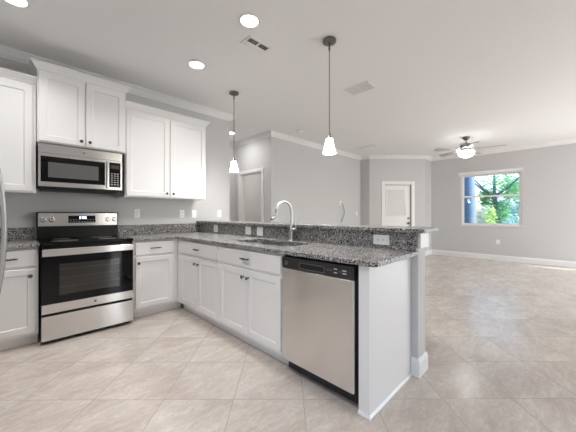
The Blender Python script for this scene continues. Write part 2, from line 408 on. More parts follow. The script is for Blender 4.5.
# ------------------------------------------------------------------ cabinets
def pull(x, z, y, parent, name='pull', w=.096):
    mb = MB()
    for s in (-1, 1): mb.cyl((x + s * w / 2 * .8, y, z), (x + s * w / 2 * .8, y - .022, z), .0055, 12)
    mb.tube([(x - w / 2 - .012, y - .022, z), (x - w / 2, y - .026, z), (x, y - .030, z), (x + w / 2, y - .026, z), (x + w / 2 + .012, y - .022, z)], [.005, .0065, .0075, .0065, .005], 10)
    return mb.build(name, M_pull, parent, True)
def knob(x, z, y, parent):
    M = Matrix.Translation((x, y, z)) @ Matrix.Rotation(PI / 2, 4, 'X')
    return MB().lathe([(.009, 0), (.006, .006), (.006, .013), (.0145, .018), (.016, .023), (.012, .028), (0, .0295)], 20, M).build('knob', M_pull, parent, True)
def base_cabinet(label, loc, rz, w, fronts, face_x0=0, depth=.585, name='base_cabinet', hollow=False, toe=(0, 0)):
    """local frame: x along the front, y=0 at the face frame, -y towards the room"""
    t = thing(name, label, 'cabinet', loc, rz, 'white base cabinets')
    if hollow:   # open carcass so that the sink bowls hang inside
        mb = MB()
        for a in ((face_x0, face_x0 + .018, 0, depth, .102, .8825), (w - .018, w, 0, depth, .102, .8825), (face_x0 + .018, w - .018, 0, depth, .102, .120), (face_x0 + .018, w - .018, depth - .008, depth, .12, .8825), (face_x0 + .018, w - .018, 0, .019, .12, .8825)): mb.box(*a)
        mb.build('body', M_cab, t)
    else: MB().box(face_x0, w, 0, depth, .102, .8825, .0015).build('body', M_cab, t)
    MB().box(face_x0 - toe[0], w + toe[1], .072, depth, .0005, .102).build('toe_kick', M_cab, t)
    for kind, x0, x1, z0, z1, hw in fronts:
        mb = MB()
        if kind == 'door':
            mb.panel(x0, x1, z0, z1, -.0005, .019, .052, .009, .014)
            d = mb.build('door', M_cab, t); knob(hw[0], hw[1], -.0195, d)
        else:
            mb.panel(x0, x1, z0, z1, -.0005, .019, .014, -.0, .004)
            d = mb.build('drawer', M_cab, t); pull((x0 + x1) / 2, (z0 + z1) / 2, -.0195, d)
    return t
ZD0, ZD1, ZR0, ZR1 = .13, .697, .722, .866
PX = 1.468
# right of the range
base_cabinet('narrow white base cabinet with one drawer and door, between the range and the corner', (.957, -.610, 0), 0, PX - .957 - .001,
             [('drawer', .030, .445, ZR0, ZR1, None), ('door', .030, .445, ZD0, ZD1, (.058, .634))], depth=.605, toe=(0, .0735))
base_cabinet('white base cabinet left of the range, seen behind the refrigerator handle', (-.205, -.610, 0), 0, .393,
             [('drawer', .02, .375, ZR0, ZR1, None), ('door', .02, .375, ZD0, ZD1, (.338, .634))], depth=.605)
base_cabinet('white corner base cabinet behind the refrigerator', (XW + .01, -.610, 0), 0, .642,
             [('drawer', .30, .62, ZR0, ZR1, None), ('door', .30, .62, ZD0, ZD1, (.33, .634))], depth=.605)
# peninsula (local x runs towards the camera)
base_cabinet('white corner base cabinet of the peninsula, with two doors under one drawer', (PX, -.72, 0), -PI / 2, .855,
             [('drawer', .022, .836, ZR0, ZR1, None), ('door', .022, .424, ZD0, ZD1, (.392, .634)), ('door', .432, .836, ZD0, ZD1, (.464, .634))], face_x0=-.108, depth=.585, toe=(-.001, 0))
base_cabinet('white sink base cabinet beside the dishwasher, with two doors and one long front', (PX, -1.576, 0), -PI / 2, .905,
             [('drawer', .024, .888, ZR0, ZR1, None), ('door', .024, .452, ZD0, ZD1, (.420, .634)), ('door', .460, .888, ZD0, ZD1, (.492, .634))], depth=.585, hollow=True)
ep = MB().box(PX - .006, 2.084, -3.192, -3.122, .0005, .8825, .002)
ep = tag(ep.build('end_panel', M_cab), 'white painted end panel closing the peninsula beside the dishwasher', 'cabinet panel')
MB().sweep([(PX - .006, -3.122), (PX - .006, -3.192), (2.072, -3.192)][::-1], [(0, .001), (.012, .001), (.012, .010), (.004, .022), (0, .022)]).build('shoe_moulding', M_trim, ep)
def crown_profile(z): return [(0, z), (.008, z), (.014, z + .014), (.03, z + .034), (.042, z + .050), (.050, z + .056), (.050, z + .066), (0, z + .066)]
def wall_cabinet(label, x0, x1, z0, z1, depth, doors, crown_sides=(True, True), kz=None):
    t = thing('wall_cabinet', label, 'cabinet', (x0, 0, z0), 0, 'white wall cabinets')
    w, h = x1 - x0, z1 - z0; f = -depth
    MB().box(0, w, f, -.002, 0, h, .0015).build('body', M_cab, t)
    cz = h - .035
    path = [(w, -.002), (w, f), (0, f), (0, -.002)][::-1]
    if not crown_sides[1]: path = path[:-1]
    if not crown_sides[0]: path = path[1:]
    # travel with the room on the left: right side, front, left side
    MB().sweep(path[::-1], crown_profile(cz)).build('crown', M_cab, t) if False else MB().sweep(path, [(-o, z) for o, z in crown_profile(cz)]).build('crown', M_cab, t)
    for a, b, kx in doors:
        mb = MB().panel(a, b, .014, h - .058, f - .0005, .019, .056, .009, .016)
        d = mb.build('door', M_cab, t); knob(kx, .014 + .045 if kz is None else kz, f - .0195, d)
    return t
wall_cabinet('tall pair of white wall cabinet doors right of the microwave', .957, 1.998, 1.388, 2.478, .33,
             [(.012, .512, .478), (.528, 1.028, .562)])
wall_cabinet('short raised white cabinet above the microwave', .190, .953, 1.885, 2.628, .375,
             [(.010, .376, .345), (.386, .752, .418)])
wall_cabinet('white wall cabinet at the left edge of the picture, beside the microwave', -.83, .186, 1.388, 2.478, .33,
             [(.012, .500, .466), (.516, .992, .55)])

# ------------------------------------------------------------------ granite
def rounded(poly, rs, n=7):
    out = []
    m = len(poly)
    for i in range(m):
        r = rs.get(i, 0); p = Vector(poly[i])
        if not r: out.append(tuple(p)); continue
        a = (Vector(poly[i - 1]) - p).normalized(); b = (Vector(poly[(i + 1) % m]) - p).normalized()
        th = a.angle(b); d = r / math.tan(th / 2); c = p + (a + b).normalized() * r / math.sin(th / 2)
        s = p + a * d - c; e = p + b * d - c
        ang = s.angle(e); sg = 1 if s.cross(e) > 0 else -1
        for k in range(n + 1): 
            q = s.copy(); q.rotate(Matrix.Rotation(sg * ang * k / n, 2)); out.append(tuple(c + q))
    return out
CX = 1.430
SX0, SX1, SY0, SY1 = 1.600, 1.950, -2.375, -1.610
sinkhole = rounded([(SX0, SY0), (SX1, SY0), (SX1, SY1), (SX0, SY1)], {0: .07, 1: .07, 2: .07, 3: .07})
ct = MB().prism(rounded([(.957, -.003), (.957, -.650), (CX, -.650), (CX, -3.246), (2.085, -3.246), (2.085, -.003)], {2: .02, 3: .035}), .884, .914, [sinkhole], .003)
tag(ct.build('granite_countertop', M_granite), 'l-shaped speckled granite worktop with the sink cut-out', 'countertop')
ct = MB().prism([(XW + .005, -.003), (XW + .005, -.650), (.192, -.650), (.192, -.003)], .884, .914, (), .003)
tag(ct.build('granite_countertop', M_granite), 'short speckled granite worktop left of the range', 'countertop')
tag(MB().box(.960, 2.053, -.0225, -.002, .9145, 1.043, .002).build('granite_backsplash', M_granite), 'low granite backsplash on the wall right of the range', 'backsplash', 'granite backsplashes')
tag(MB().box(XW + .005, .192, -.0225, -.002, .9145, 1.043, .002).build('granite_backsplash', M_granite), 'low granite backsplash on the wall left of the range', 'backsplash', 'granite backsplashes')
tag(MB().box(2.055, 2.0865, -3.238, -.002, .9145, 1.046, .001).build('granite_backsplash', M_granite), 'long granite backsplash behind the sink, under the raised bar', 'backsplash', 'granite backsplashes')
bt = MB().prism(rounded([(2.018, -.003), (2.018, -3.300), (2.400, -3.300), (2.400, -.003)], {1: .04, 2: .04}), 1.0475, 1.078, (), .004)
tag(bt.build('granite_bar_top', M_granite), 'raised speckled granite bar top along the knee wall', 'countertop')

# ------------------------------------------------------------------ sink and faucet
sk = thing('kitchen_sink', 'double bowl steel sink set under the granite worktop', 'sink', (0, 0, .884))
def bowl(y0, y1, depth):
    b = bmesh.new(); loops = []
    def loop(i, z, r):
        return [b.verts.new((x, y, z)) for x, y in rounded([(SX0 - .006 + i, y0 + i), (SX1 + .006 - i, y0 + i), (SX1 + .006 - i, y1 - i), (SX0 - .006 + i, y1 - i)], {0: r, 1: r, 2: r, 3: r}, 6)]
    loops = [loop(-.012, -.0015, .085), loop(0, -.0015, .075), loop(.004, -.03, .07), loop(.012, -depth + .03, .065), loop(.04, -depth, .05)]
    for a, c in zip(loops, loops[1:]):
        for k in range(len(a)): b.faces.new((a[k], a[(k + 1) % len(a)], c[(k + 1) % len(a)], c[k]))
    b.faces.new(loops[-1])
    bmesh.ops.recalc_face_normals(b, faces=b.faces)
    bmesh.ops.solidify(b, geom=b.faces[:], thickness=.0015)
    m = MB(); m._add(b); o = m.build('bowl', M_sinksteel, sk, True)
    cx, cy = (SX0 + SX1) / 2, (y0 + y1) / 2
    MB().lathe([(.045, 0), (.045, .003), (.03, .0025), (.02, .001), (0, .001)], 24, Matrix.Translation((cx, cy, -depth + .0005))).build('drain', M_darkmetal, o, True)
YM = -2.02
bowl(SY0 - .006, YM - .022, .20); bowl(YM + .022, SY1 + .006, .20)
MB().box(SX0 - .004, SX1 + .004, YM - .0225, YM + .0225, -.016, -.0075, .004).build('divider', M_sinksteel, sk)

FX, FY = 2.000, -2.050
fa = thing('kitchen_faucet', 'tall gooseneck pull-down faucet of brushed metal behind the sink', 'faucet', (FX, FY, .9145))
MB().lathe([(.027, 0), (.027, .006), (.0205, .012), (.0195, .09), (.0205, .10), (.0205, .135), (.0165, .145), (.015, .16)], 24).build('body', M_faucet, fa, True)
pts = [(0, 0, .15), (0, 0, .26)]
r_ = .105
for k in range(13):
    a = PI * k / 12 * .93; pts.append((-r_ + r_ * math.cos(a), 0, .285 + r_ * math.sin(a) * 1.02))
tip = Vector(pts[-1])
MB().tube(pts, .0125, 14).build('spout', M_faucet, fa, True)
MB().tube([tip + Vector((.001, 0, .006)), tip + Vector((-.004, 0, -.02)), tip + Vector((-.016, 0, -.055)), tip + Vector((-.036, 0, -.080)), tip + Vector((-.066, 0, -.090))], [.0125, .0145, .0150, .0140, .0115], 14).build('spray_head', M_nickel, fa, True)
MB().cyl((0, -.010, .112), (.004, -.062, .112), .0165, 18).build('handle_hub', M_faucet, fa, True)
MB().tube([(.004, -.054, .118), (.006, -.052, .150), (.010, -.040, .185), (.012, -.034, .200)], [.008, .007, .006, .0055], 12).build('lever', M_faucet, fa, True)

# ------------------------------------------------------------------ dishwasher (front faces -x; local x runs to the camera)
DWY = -2.484; DWW = .633
dw = thing('dishwasher', 'stainless steel dishwasher with black control strip under the worktop', 'dishwasher', (PX, DWY, 0), -PI / 2)
MB().box(.002, DWW, .012, .57, .10, .880).build('tub', M_blackplastic, dw)
MB().box(.006, DWW - .014, -.028, .011, .105, .785, .008, 3).build('door_panel', M_steelv, dw)
b = bmesh.new(); cpm = MB()
cpm.box(.006, DWW - .014, -.030, .011, .787, .868, .006, 3)
cpo = cpm.build('control_panel', mat('satin_black_plastic', (.017, .017, .018), .35), dw)
hm = MB()
# pocket handle: a rim round a dark recess
hx0, hx1, hz0, hz1 = .185, .405, .798, .842
hm.box(hx0, hx1, -.0325, -.0295, hz0, hz0 + .005, .001); hm.box(hx0, hx1, -.0325, -.0295, hz1 - .005, hz1, .001)
hm.box(hx0, hx0 + .006, -.0325, -.0295, hz0, hz1, .001); hm.box(hx1 - .006, hx1, -.0325, -.0295, hz0, hz1, .001)
ho = hm.build('handle_rim', mat('glossy_black_plastic', (.12, .12, .12), .3), cpo)
MB().box(hx0 + .006, hx1 - .006, -.0308, -.0302, hz0 + .005, hz1 - .005).build('handle_pocket', mat('recess_black', (.004, .004, .004), .8), cpo)
M_legend = mat('grey_legend', (.55, .55, .55), .5)
for x, z, w in ((.43, .826, .014), (.455, .826, .014), (.49, .838, .026), (.49, .815, .026), (.525, .826, .012), (.555, .835, .03), (.555, .818, .03)):
    MB().box(x - w / 2, x + w / 2, -.0312, -.0302, z - .0035, z + .0035, .0004).build('button', M_legend if w > .02 else M_darkmetal, cpo)
MB().box(.04, .075, -.0312, -.0302, .81, .842, .002).build('emblem', M_darkmetal, cpo)
MB().box(.004, DWW - .004, .045, .06, .012, .102).build('toe_panel', M_blackplastic, dw)
for x in (.04, DWW - .04): MB().cyl((x, .10, .0005), (x, .10, .10), .012, 12).build('foot', M_blackplastic, dw)

# ------------------------------------------------------------------ range
RX0, RW = .200, .746
rg = thing('electric_range', 'freestanding stainless steel and black electric range between white cabinets', 'range', (RX0, 0, 0))
MB().box(.0, RW, -.655, -.03, .04, .898, .003).build('body', M_black, rg)
for x in (.05, RW - .05):
    for y in (-.60, -.10): MB().cyl((x, y, .0005), (x, y, .042), .018, 12).build('foot', M_blackplastic, rg)
MB().box(.002, RW - .002, -.640, -.60, .012, .045).build('toe_strip', M_black, rg)
ck = MB().box(-.003, RW + .003, -.690, -.035, .899, .921, .006, 3).build('cooktop', M_blackglass, rg)
M_ring = mat('burner_ring_grey', (.10, .10, .10), .3)
for x, y, r in ((.19, -.50, .105), (.55, -.50, .085), (.19, -.20, .075), (.55, -.20, .105)):
    MB().lathe([(r - .003, 0), (r, 0), (r, .0004), (r - .003, .0004), (r - .003, 0)][:-1], 40, Matrix.Translation((x, y, .9211))).build('burner', M_ring, ck)
MB().box(.005, RW - .005, -.105, -.03, .921, 1.052, .004).build('backguard_base', M_black, rg)
bg = MB().box(.0, RW, -.100, -.03, 1.046, 1.205, .008, 3).build('backguard', M_black, rg)
MB().box(.012, RW - .012, -.104, -.0985, 1.052, 1.194, .002).build('control_panel', M_steel, bg)
ds = MB().box(.262, .512, -.1075, -.1035, 1.085, 1.165, .002).build('display', M_blackglass, bg)
M_digit = mat('lit_digits', (.8, .9, 1), .5, emit=2.0)
def seven(ch, x, z, s, y):
    seg = {'0': 'abcdef', '1': 'bc', '2': 'abged', '3': 'abgcd', '8': 'abcdefg', '5': 'afgcd', '9': 'abcdfg', '4': 'fgbc', '6': 'afgedc', '7': 'abc'}[ch]; mb = MB(); w, h, t = s * .5, s, s * .12
    P = dict(a=(0, w, h - t, h), d=(0, w, 0, t), g=(0, w, h / 2 - t / 2, h / 2 + t / 2), f=(0, t, h / 2, h), e=(0, t, 0, h / 2), b=(w - t, w, h / 2, h), c=(w - t, w, 0, h / 2))
    for c in seg: x0, x1, z0, z1 = P[c]; mb.box(x + x0, x + x1, y - .0006, y, z + z0, z + z1)
    return mb
for i, ch in enumerate('888'): seven(ch, .362 + i * .021 + (.006 if i else 0), 1.129, .026, -.1076).build('digit', M_digit, ds)
for r in range(2):
    for c in range(9):
        if r == 1 and 3 < c < 6: continue
        MB().box(.276 + c * .026, .288 + c * .026, -.1081, -.1074, 1.094 + r * .022, 1.098 + r * .022).build('key_legend', M_legend, ds)
for x in (.052, .121, .634, .703):
    M = Matrix.Translation((x, -.104, 1.123)) @ Matrix.Rotation(PI / 2, 4, 'X')
    k = MB().lathe([(.027, 0), (.027, .004), (.021, .006), (.0195, .026), (.017, .029), (0, .029)], 28, M).build('knob', M_steel, bg, True)
    MB().box(x - .003, x + .003, -.1345, -.1325, 1.123, 1.141, .0006).build('pointer', M_slot, k)
# oven door
od = MB()
dz0, dz1, dy0, dy1 = .282, .866, -.692, -.658
wx0, wx1, wz0, wz1 = .128, .618, .432, .722
for x0, x1, z0, z1 in ((.003, wx0, .364, dz1), (wx1, RW - .003, .364, dz1), (wx0, wx1, .364, wz0), (wx0, wx1, wz1, dz1)):
    od.box(x0, x1, dy0, dy1, z0, z1)
od = od.build('oven_door', M_blackglass, rg)
MB().box(.003, RW - .003, dy0 - .002, dy1, dz0, .364, .003).build('lower_band', M_steel, od)
lg = Matrix.Translation((RW * .54, dy0 - .0022, .325)) @ Matrix.Rotation(PI / 2, 4, 'X')
MB().lathe([(.011, 0), (.011, .001), (.009, .0014), (0, .0014)], 24, lg).build('emblem', M_darkmetal, od, True)
MB().box(wx0, wx1, dy1 - .006, dy1 - .003, wz0, wz1).build('oven_cavity', mat('oven_enamel', (.34, .33, .32), .5), od)
M_tint = mat('tinted_oven_glass', (.3, .3, .3), .05)
_t = NT(M_tint); _o = _t.t.nodes['Material Output']; _a = _t.n('BsdfTransparent'); _a.inputs[0].default_value = (.72, .71, .70, 1); _m = _t.n('MixShader'); _f = _t.n('Fresnel'); _f.inputs[0].default_value = 1.5; _g = _t.n('BsdfGlossy'); _g.inputs['Roughness'].default_value = .05
_t.l(_f.outputs[0], _m.inputs[0]); _t.l(_a.outputs[0], _m.inputs[1]); _t.l(_g.outputs[0], _m.inputs[2]); _t.l(_m.outputs[0], _o.inputs[0])
op = MB().box(wx0, wx1, dy0 + .001, dy0 + .004, wz0, wz1).build('oven_window', M_tint, od)
for z in (.50, .585, .665):
    rk = MB()
    for x0, x1, a, b in ((wx0, wx1, z, z + .004), (wx0, wx1, z + .010, z + .012)): rk.box(x0, x1, dy1 - .018, dy1 - .014, a, b)
    rk.build('oven_rack', mat('rack_wire', (.70, .69, .68), .4) if z < .51 else bpy.data.materials['rack_wire'], od)
hb = MB()
hb.box(.006, RW - .006, -.742, -.724, .802, .868, .006, 3)
hb = hb.build('handle', M_steel, od)
for x in (.03, RW - .03): MB().box(x - .014, x + .014, -.726, -.691, .815, .855, .004).build('handle_bracket', M_steel, hb)
dr = MB().box(.003, RW - .003, -.690, -.657, .036, .258, .004, 2).build('drawer', M_steel, rg)
MB().box(.002, RW - .002, -.672, -.657, .259, .281).build('shadow_gap', M_black, rg)

# ------------------------------------------------------------------ microwave
mw = thing('microwave', 'stainless over-the-range microwave with black window and keypad', 'microwave', (.197, 0, 1.455))
MW, MH = .715, .415
MB().box(0, MW, -.385, -.004, .0, MH, .003).build('body', M_black, mw)
MB().box(.03, MW - .03, -.37, -.03, -.03, 0, .004).build('vent_grille', M_slot, mw)
MB().box(0, MW, -.402, -.385, -.022, -.001, .003).build('vent_lip', M_black, mw)
fr = MB()
mwx0, mwx1, mz0, mz1 = .018, .548, .045, .295
kx0, kx1 = .588, .698
for x0, x1, z0, z1 in ((0, mwx0, 0, .325), (mwx1, kx0, 0, .325), (kx1, MW, 0, .325), (mwx0, mwx1, 0, mz0), (mwx0, mwx1, mz1, .325), (kx0, kx1, 0, .028), (kx0, kx1, .305, .325)):
    fr.box(x0, x1, -.405, -.386, z0, z1)
md = fr.build('door_frame', M_steel, mw)
MB().box(0, MW, -.405, -.386, .327, MH, .002).build('top_band', M_steel, mw)
wn = MB().box(mwx0, mwx1, -.4065, -.387, mz0, mz1, .001).build('door_glass', M_blackglass, mw)
MB().box(mwx0 + .055, mwx1 - .06, -.4074, -.4064, mz0 + .045, mz1 - .055).build('window_mesh', mat('screened_window', (.10, .10, .10), .25), wn)
MB().box(kx0, kx1, -.4065, -.387, .028, .305, .001).build('keypad', M_blackglass, mw)
kp = [o for o in mw.children if o.name.startswith('keypad')][0]
for r in range(6):
    for c in range(3):
        MB().box(.604 + c * .029, .622 + c * .029, -.4072, -.4064, .055 + r * .024, .063 + r * .024).build('key', M_legend, kp)
MB().box(.602, .684, -.4072, -.4064, .235, .275).build('clock_window', M_slot, kp)
hd = MB(); hd.box(.560, .578, -.438, -.424, .015, .312, .006, 3)
for z in (.04, .285): hd.box(.563, .575, -.426, -.404, z - .012, z + .012, .002)
hd.build('handle', M_chrome, md)
MB().lathe([(.009, 0), (.009, .001), (0, .0012)], 20, Matrix.Translation((.36, -.405, .37)) @ Matrix.Rotation(PI / 2, 4, 'X')).build('emblem', M_darkmetal, mw, True)

# ------------------------------------------------------------------ refrigerator (only its bowed handles reach into the frame)
rf = thing('refrigerator', 'refrigerator at the left edge, only its bowed steel door handle in view', 'refrigerator', (-.085, -1.72, 0), 0)
MB().box(-.73, -.055, -.455, .455, .03, 1.76, .006).build('body', mat('fridge_side_grey', (.32, .32, .32), .4), rf)
for s in (-1, 1):
    d = MB().box(-.05, 0, min(s * .004, s * .452), max(s * .004, s * .452), .66, 1.755, .012, 3).build('door', M_steelv, rf)
    y = s * .045; n = 16; pts = []
    for k in range(n + 1):
        u = k / n * 2 - 1
        pts.append((.034 + .032 * (1 - u * u), y, 1.09 + u * .385))
    hb = MB().tube(pts, [.010] + [.0125] * (n - 1) + [.010], 12)
    for u in (-.93, .93): hb.cyl((-.001, y, 1.09 + u * .385), (.040, y, 1.09 + u * .385), .011, 12)
    hb.build('handle', M_handle, d, True)
fz = MB().box(-.05, 0, -.452, .452, .09, .65, .012, 3).build('freezer_drawer', M_steelv, rf)
MB().box(-.004, .006, -.40, .40, .615, .640, .003).build('grip_lip', M_darkmetal, fz)
for s in (-.38, .38):
    for x in (-.66, -.12): MB().cyl((x, s, .0005), (x, s, .035), .02, 12).build('foot', M_blackplastic, rf)

# ------------------------------------------------------------------ wall plates
def outlet(label, p, rz, w=.072, h=.116, kind='outlet', horizontal=False, group=None):
    t = thing('wall_outlet' if kind == 'outlet' else 'light_switch', label, 'outlet' if kind == 'outlet' else 'switch', p, rz, group or ('white outlets' if kind == 'outlet' else 'white switch plates'))
    def bx(m, x0, x1, y0, y1, z0, z1, b=.0):
        return m.box(z0, z1, y0, y1, x0, x1, b) if horizontal else m.box(x0, x1, y0, y1, z0, z1, b)
    bx(MB(), -w / 2, w / 2, -.0065, -.0005, -h / 2, h / 2, .0025).build('plate', M_plastic, t)
    if kind == 'outlet':
        for z in (-.021, .021):
            r = bx(MB(), -.0165, .0165, -.0085, -.006, z - .0135, z + .0135, .001).build('receptacle', M_plastic, t)
            m = MB()
            for x in (-.0065, .0055): bx(m, x, x + .0025, -.0089, -.0084, z - .003, z + .006)
            bx(m, -.0025, .0025, -.0089, -.0084, z - .010, z - .0055)
            m.build('slots', M_slot, r)
    else:
        n = max(1, round(w / .05) - 0) if w > .1 else 1
        for i in range(n):
            x = (i - (n - 1) / 2) * .046
            bx(MB(), x - .0165, x + .0165, -.010, -.006, -.033, .033, .002).build('rocker', M_plastic, t)
    return t
outlet('white wall outlet just right of the range, above the granite', (1.187, 0, 1.192), 0)
outlet('white wall outlet under the right wall cabinet, above the granite', (1.795, 0, 1.185), 0)
outlet('white switch plate beside the outlet below the wall cabinet corner', (1.985, 0, 1.185), 0, kind='switch')
outlet('white switch plate on the bare wall right of the wall cabinets', (2.42, 0, 1.192), 0, kind='switch')
sx = 2.055
outlet('white outlet in the granite near the inside corner', (sx, -.515, .982), -PI / 2, horizontal=False, w=.10, h=.10)
outlet('white outlet in the granite left of the faucet, farther of two', (sx, -1.266, .986), -PI / 2, w=.105, h=.105)
outlet('white switch plate in the granite left of the faucet, nearer of two', (sx, -1.487, .984), -PI / 2, w=.105, h=.105, kind='switch')
outlet('white sideways outlet in the granite above the dishwasher', (sx, -2.975, .981), -PI / 2, horizontal=True, w=.076, h=.132)
outlet('white wall outlet under the living room window', (XE, -2.82, .47), -PI / 2)
outlet('white switch plate low on the grey wall near the jog', (6.98, MY, 1.20), 0, kind='switch')
cb = thing('cable_plate', 'white wall plate with a grey cable hanging from it', 'cable plate', (6.16, MY, 1.47))
MB().box(-.05, .05, -.012, -.0005, -.06, .06, .003).build('plate', M_plastic, cb)
pts = []
for k in range(19):
    u = k / 18
    pts.append((.02 + .105 * math.sin(PI * min(1, u * 1.15)) ** .8 if u * 1.15 < 1 else .02, -.02 - .03 * math.sin(PI * u), .0 - .52 * u + .03 * math.sin(PI * min(1, u * 3))))
MB().tube(pts, .011, 8).build('cable', mat('grey_cable', (.42, .42, .42), .5), cb, True)

# ------------------------------------------------------------------ ceiling fixtures
M_lens = mat('lit_lens', (1, 1, 1), .5, emit=9, ecol=(1, .99, .98))
def can_bulb(x, y, e=5.3, sp=128):
    light('can_bulb', 'AREA', (x, y, CEIL - .014), e, (1, .992, .985), shape='DISK', size=.14, spread=R(sp))
def can(label, x, y, e=5.3, sp=128):
    t = thing('recessed_light', label, 'ceiling light', (x, y, CEIL - .0005), 0, 'recessed ceiling lights')
    MB().lathe([(.078, -.0005), (.096, -.0005), (.096, -.004), (.080, -.011), (.074, -.011), (.074, -.0005)][:-1] + [(.074, -.002)], 36).build('trim_ring', M_trim, t, True)
    MB().lathe([(.0, -.0045), (.074, -.0045), (.074, -.0015), (0, -.0015)], 36).build('lens', M_lens, t, True)
    can_bulb(x, y, e, sp)
can('lit recessed light nearest the air vent, largest in view', 1.446, -2.084)
can('lit recessed light above the gap between range and peninsula', 1.462, -1.109)
can('recessed light at the top left corner above the refrigerator', .028, -.994)
can('small lit recessed light in the hall behind the far pendant', 3.18, .80, 6.5, 175)
# unseen recessed lamps added to brighten the fronts, continuing the kitchen's row overhead
for x, y in ((.028, -2.084), (.028, -3.2)): can_bulb(x, y)
light('bedroom_fill_light', 'POINT', (5.0, 1.6, 2.5), 21, (1, .97, .93), shadow_soft_size=.12)  # unseen point lamp added to brighten the room behind the hall doorway

M_shade = mat('lit_opal_glass', (.95, .94, .92), .4, emit=10.0, ecol=(1, .99, .98))
def pendant(label, x, y):
    t = thing('pendant_light', label, 'pendant light', (x, y, CEIL - .0005), 0, 'pendant lights over the bar')
    MB().lathe([(.0, 0), (.063, 0), (.065, -.006), (.063, -.022), (.050, -.028), (.012, -.030), (.010, -.045), (0, -.046)], 32).build('canopy', M_darkmetal, t, True)
    MB().cyl((0, 0, -.88), (0, 0, -.04), .0055, 12).build('rod', M_nickel, t, True)
    MB().lathe([(0, -.045), (.009, -.045), (.009, -.10), (0, -.10)], 16).build('coupling', M_darkmetal, t, True)
    MB().lathe([(0, -.885), (.010, -.885), (.016, -.912), (.026, -.926), (.027, -.942), (0, -.943)], 24).build('socket_cap', M_nickel, t, True)
    MB().lathe([(.028, -.938), (.033, -.944), (.041, -.99), (.050, -1.035), (.060, -1.074), (.061, -1.080), (.057, -1.080), (.046, -1.035), (.037, -.99), (.030, -.950), (.026, -.944)], 36).build('shade', M_shade, t, True)
    light('pendant_bulb', 'POINT', (x, y, CEIL - 1.066), 17, (1, .975, .95), shadow_soft_size=.045)
pendant('nearer pendant with opal glass shade above the dishwasher end of the bar', 2.148, -2.407)
pendant('far pendant with opal glass shade in front of the hall', 2.159, -.805)

def vent(label, x, y, w, d, bars, rz=0, cat='air vent', open_=True):
    t = thing('ceiling_vent', label, cat, (x, y, CEIL - .0005), rz, 'ceiling vents')
    fb = MB(); f = .022
    for x0, x1, y0, y1 in ((-w / 2, w / 2, -d / 2, -d / 2 + f), (-w / 2, w / 2, d / 2 - f, d / 2), (-w / 2, -w / 2 + f, -d / 2 + f, d / 2 - f), (w / 2 - f, w / 2, -d / 2 + f, d / 2 - f), (-.008, .008, -d / 2 + f, d / 2 - f)):
        fb.box(x0, x1, y0, y1, -.010, 0, .002)
    fb.build('frame', M_trim, t)
    MB().box(-w / 2 + .01, w / 2 - .01, -d / 2 + .01, d / 2 - .01, -.002, -.0005).build('duct_opening', mat('duct_dark', (.06, .06, .06), .8) if 'duct_dark' not in bpy.data.materials else bpy.data.materials['duct_dark'], t)
    for k in range(bars):
        yy = -d / 2 + f + (d - 2 * f) * (k + .5) / bars
        M = Matrix.Translation((0, yy, -.007)) @ Matrix.Rotation(R((38 if k < bars / 2 else -32) if open_ else 32), 4, 'X')
        MB().box(-w / 2 + f, w / 2 - f, -.0115, .0115, -.0008, .0008, M=M).build('slat', M_trim, t)
    return t
vent('white slatted ceiling vent beside the recessed light over the kitchen', 1.708, -1.852, .275, .165, 7)
vent('white ceiling vent beyond the nearer pendant', 3.262, -2.09, .36, .24, 6, R(90), open_=False)
vt = thing('ceiling_vent', 'long narrow ceiling vent before the diagonal wall', 'air vent', (6.22, -.55, CEIL - .0005), R(90 - 12), 'ceiling vents')
MB().box(-.30, .30, -.075, .075, -.014, 0, .004).build('frame', M_trim, vt)
for k in range(3): MB().box(-.28, .28, -.055 + k * .04, -.035 + k * .04, -.0148, -.0135).build('slot', M_ceil, vt)
sm = thing('smoke_detector', 'small round white smoke detector on the ceiling beside the crown', 'smoke detector', (4.08, -.27, CEIL - .0005))
MB().lathe([(.0, 0), (.068, 0), (.066, -.022), (.055, -.034), (0, -.036)], 32).build('housing', M_trim, sm, True)
MB().lathe([(.02, -.034), (.02, -.038), (0, -.038)], 20).build('test_button', M_plastic, sm, True)

# ------------------------------------------------------------------ ceiling fan
fx, fy = 6.92, -2.52
fn = thing('ceiling_fan', 'five bladed ceiling fan with lit glass bowl before the window', 'ceiling fan', (fx, fy, CEIL - .0005))
MB().lathe([(0, 0), (.072, 0), (.075, -.012), (.060, -.045), (.032, -.068), (.018, -.072), (0, -.072)], 32).build('canopy', M_darkmetal, fn, True)
MB().cyl((0, 0, -.17), (0, 0, -.02), .0125, 16).build('downrod', M_nickel, fn, True)
MB().lathe([(0, -.125), (.03, -.125), (.07, -.138), (.112, -.160), (.120, -.190), (.110, -.225), (.085, -.245), (.07, -.262), (0, -.263)], 36).build('motor_housing', M_nickel, fn, True)
M_blade = mat('pale_grey_fan_blade', (.40, .39, .38), .45)
for k in range(5):
    a = R(62 + 72 * k); M = Matrix.Rotation(a, 4, 'Z') @ Matrix.Translation((0, 0, -.272)) @ Matrix.Rotation(R(12), 4, 'X')
    pm = MB().prism(rounded([(.20, -.052), (.66, -.066), (.685, 0), (.66, .066), (.20, .052)], {0: .02, 1: .035, 3: .035, 4: .02}, 5), -.005, .005)
    bmesh.ops.transform(pm.bm, matrix=M, verts=pm.bm.verts); bo = pm.build('blade', M_blade, fn)
    im = MB().box(.078, .25, -.018, .018, .0052, .010, .002); bmesh.ops.transform(im.bm, matrix=M, verts=im.bm.verts); im.build('blade_iron', M_nickel, bo)
MB().lathe([(0, -.262), (.072, -.262), (.074, -.288), (.112, -.294), (.114, -.300), (0, -.301)], 36).build('light_fitter', M_nickel, fn, True)
M_bowl = mat('lit_bowl_glass', (1, .98, .95), .4, emit=16.0, ecol=(1, .985, .965))
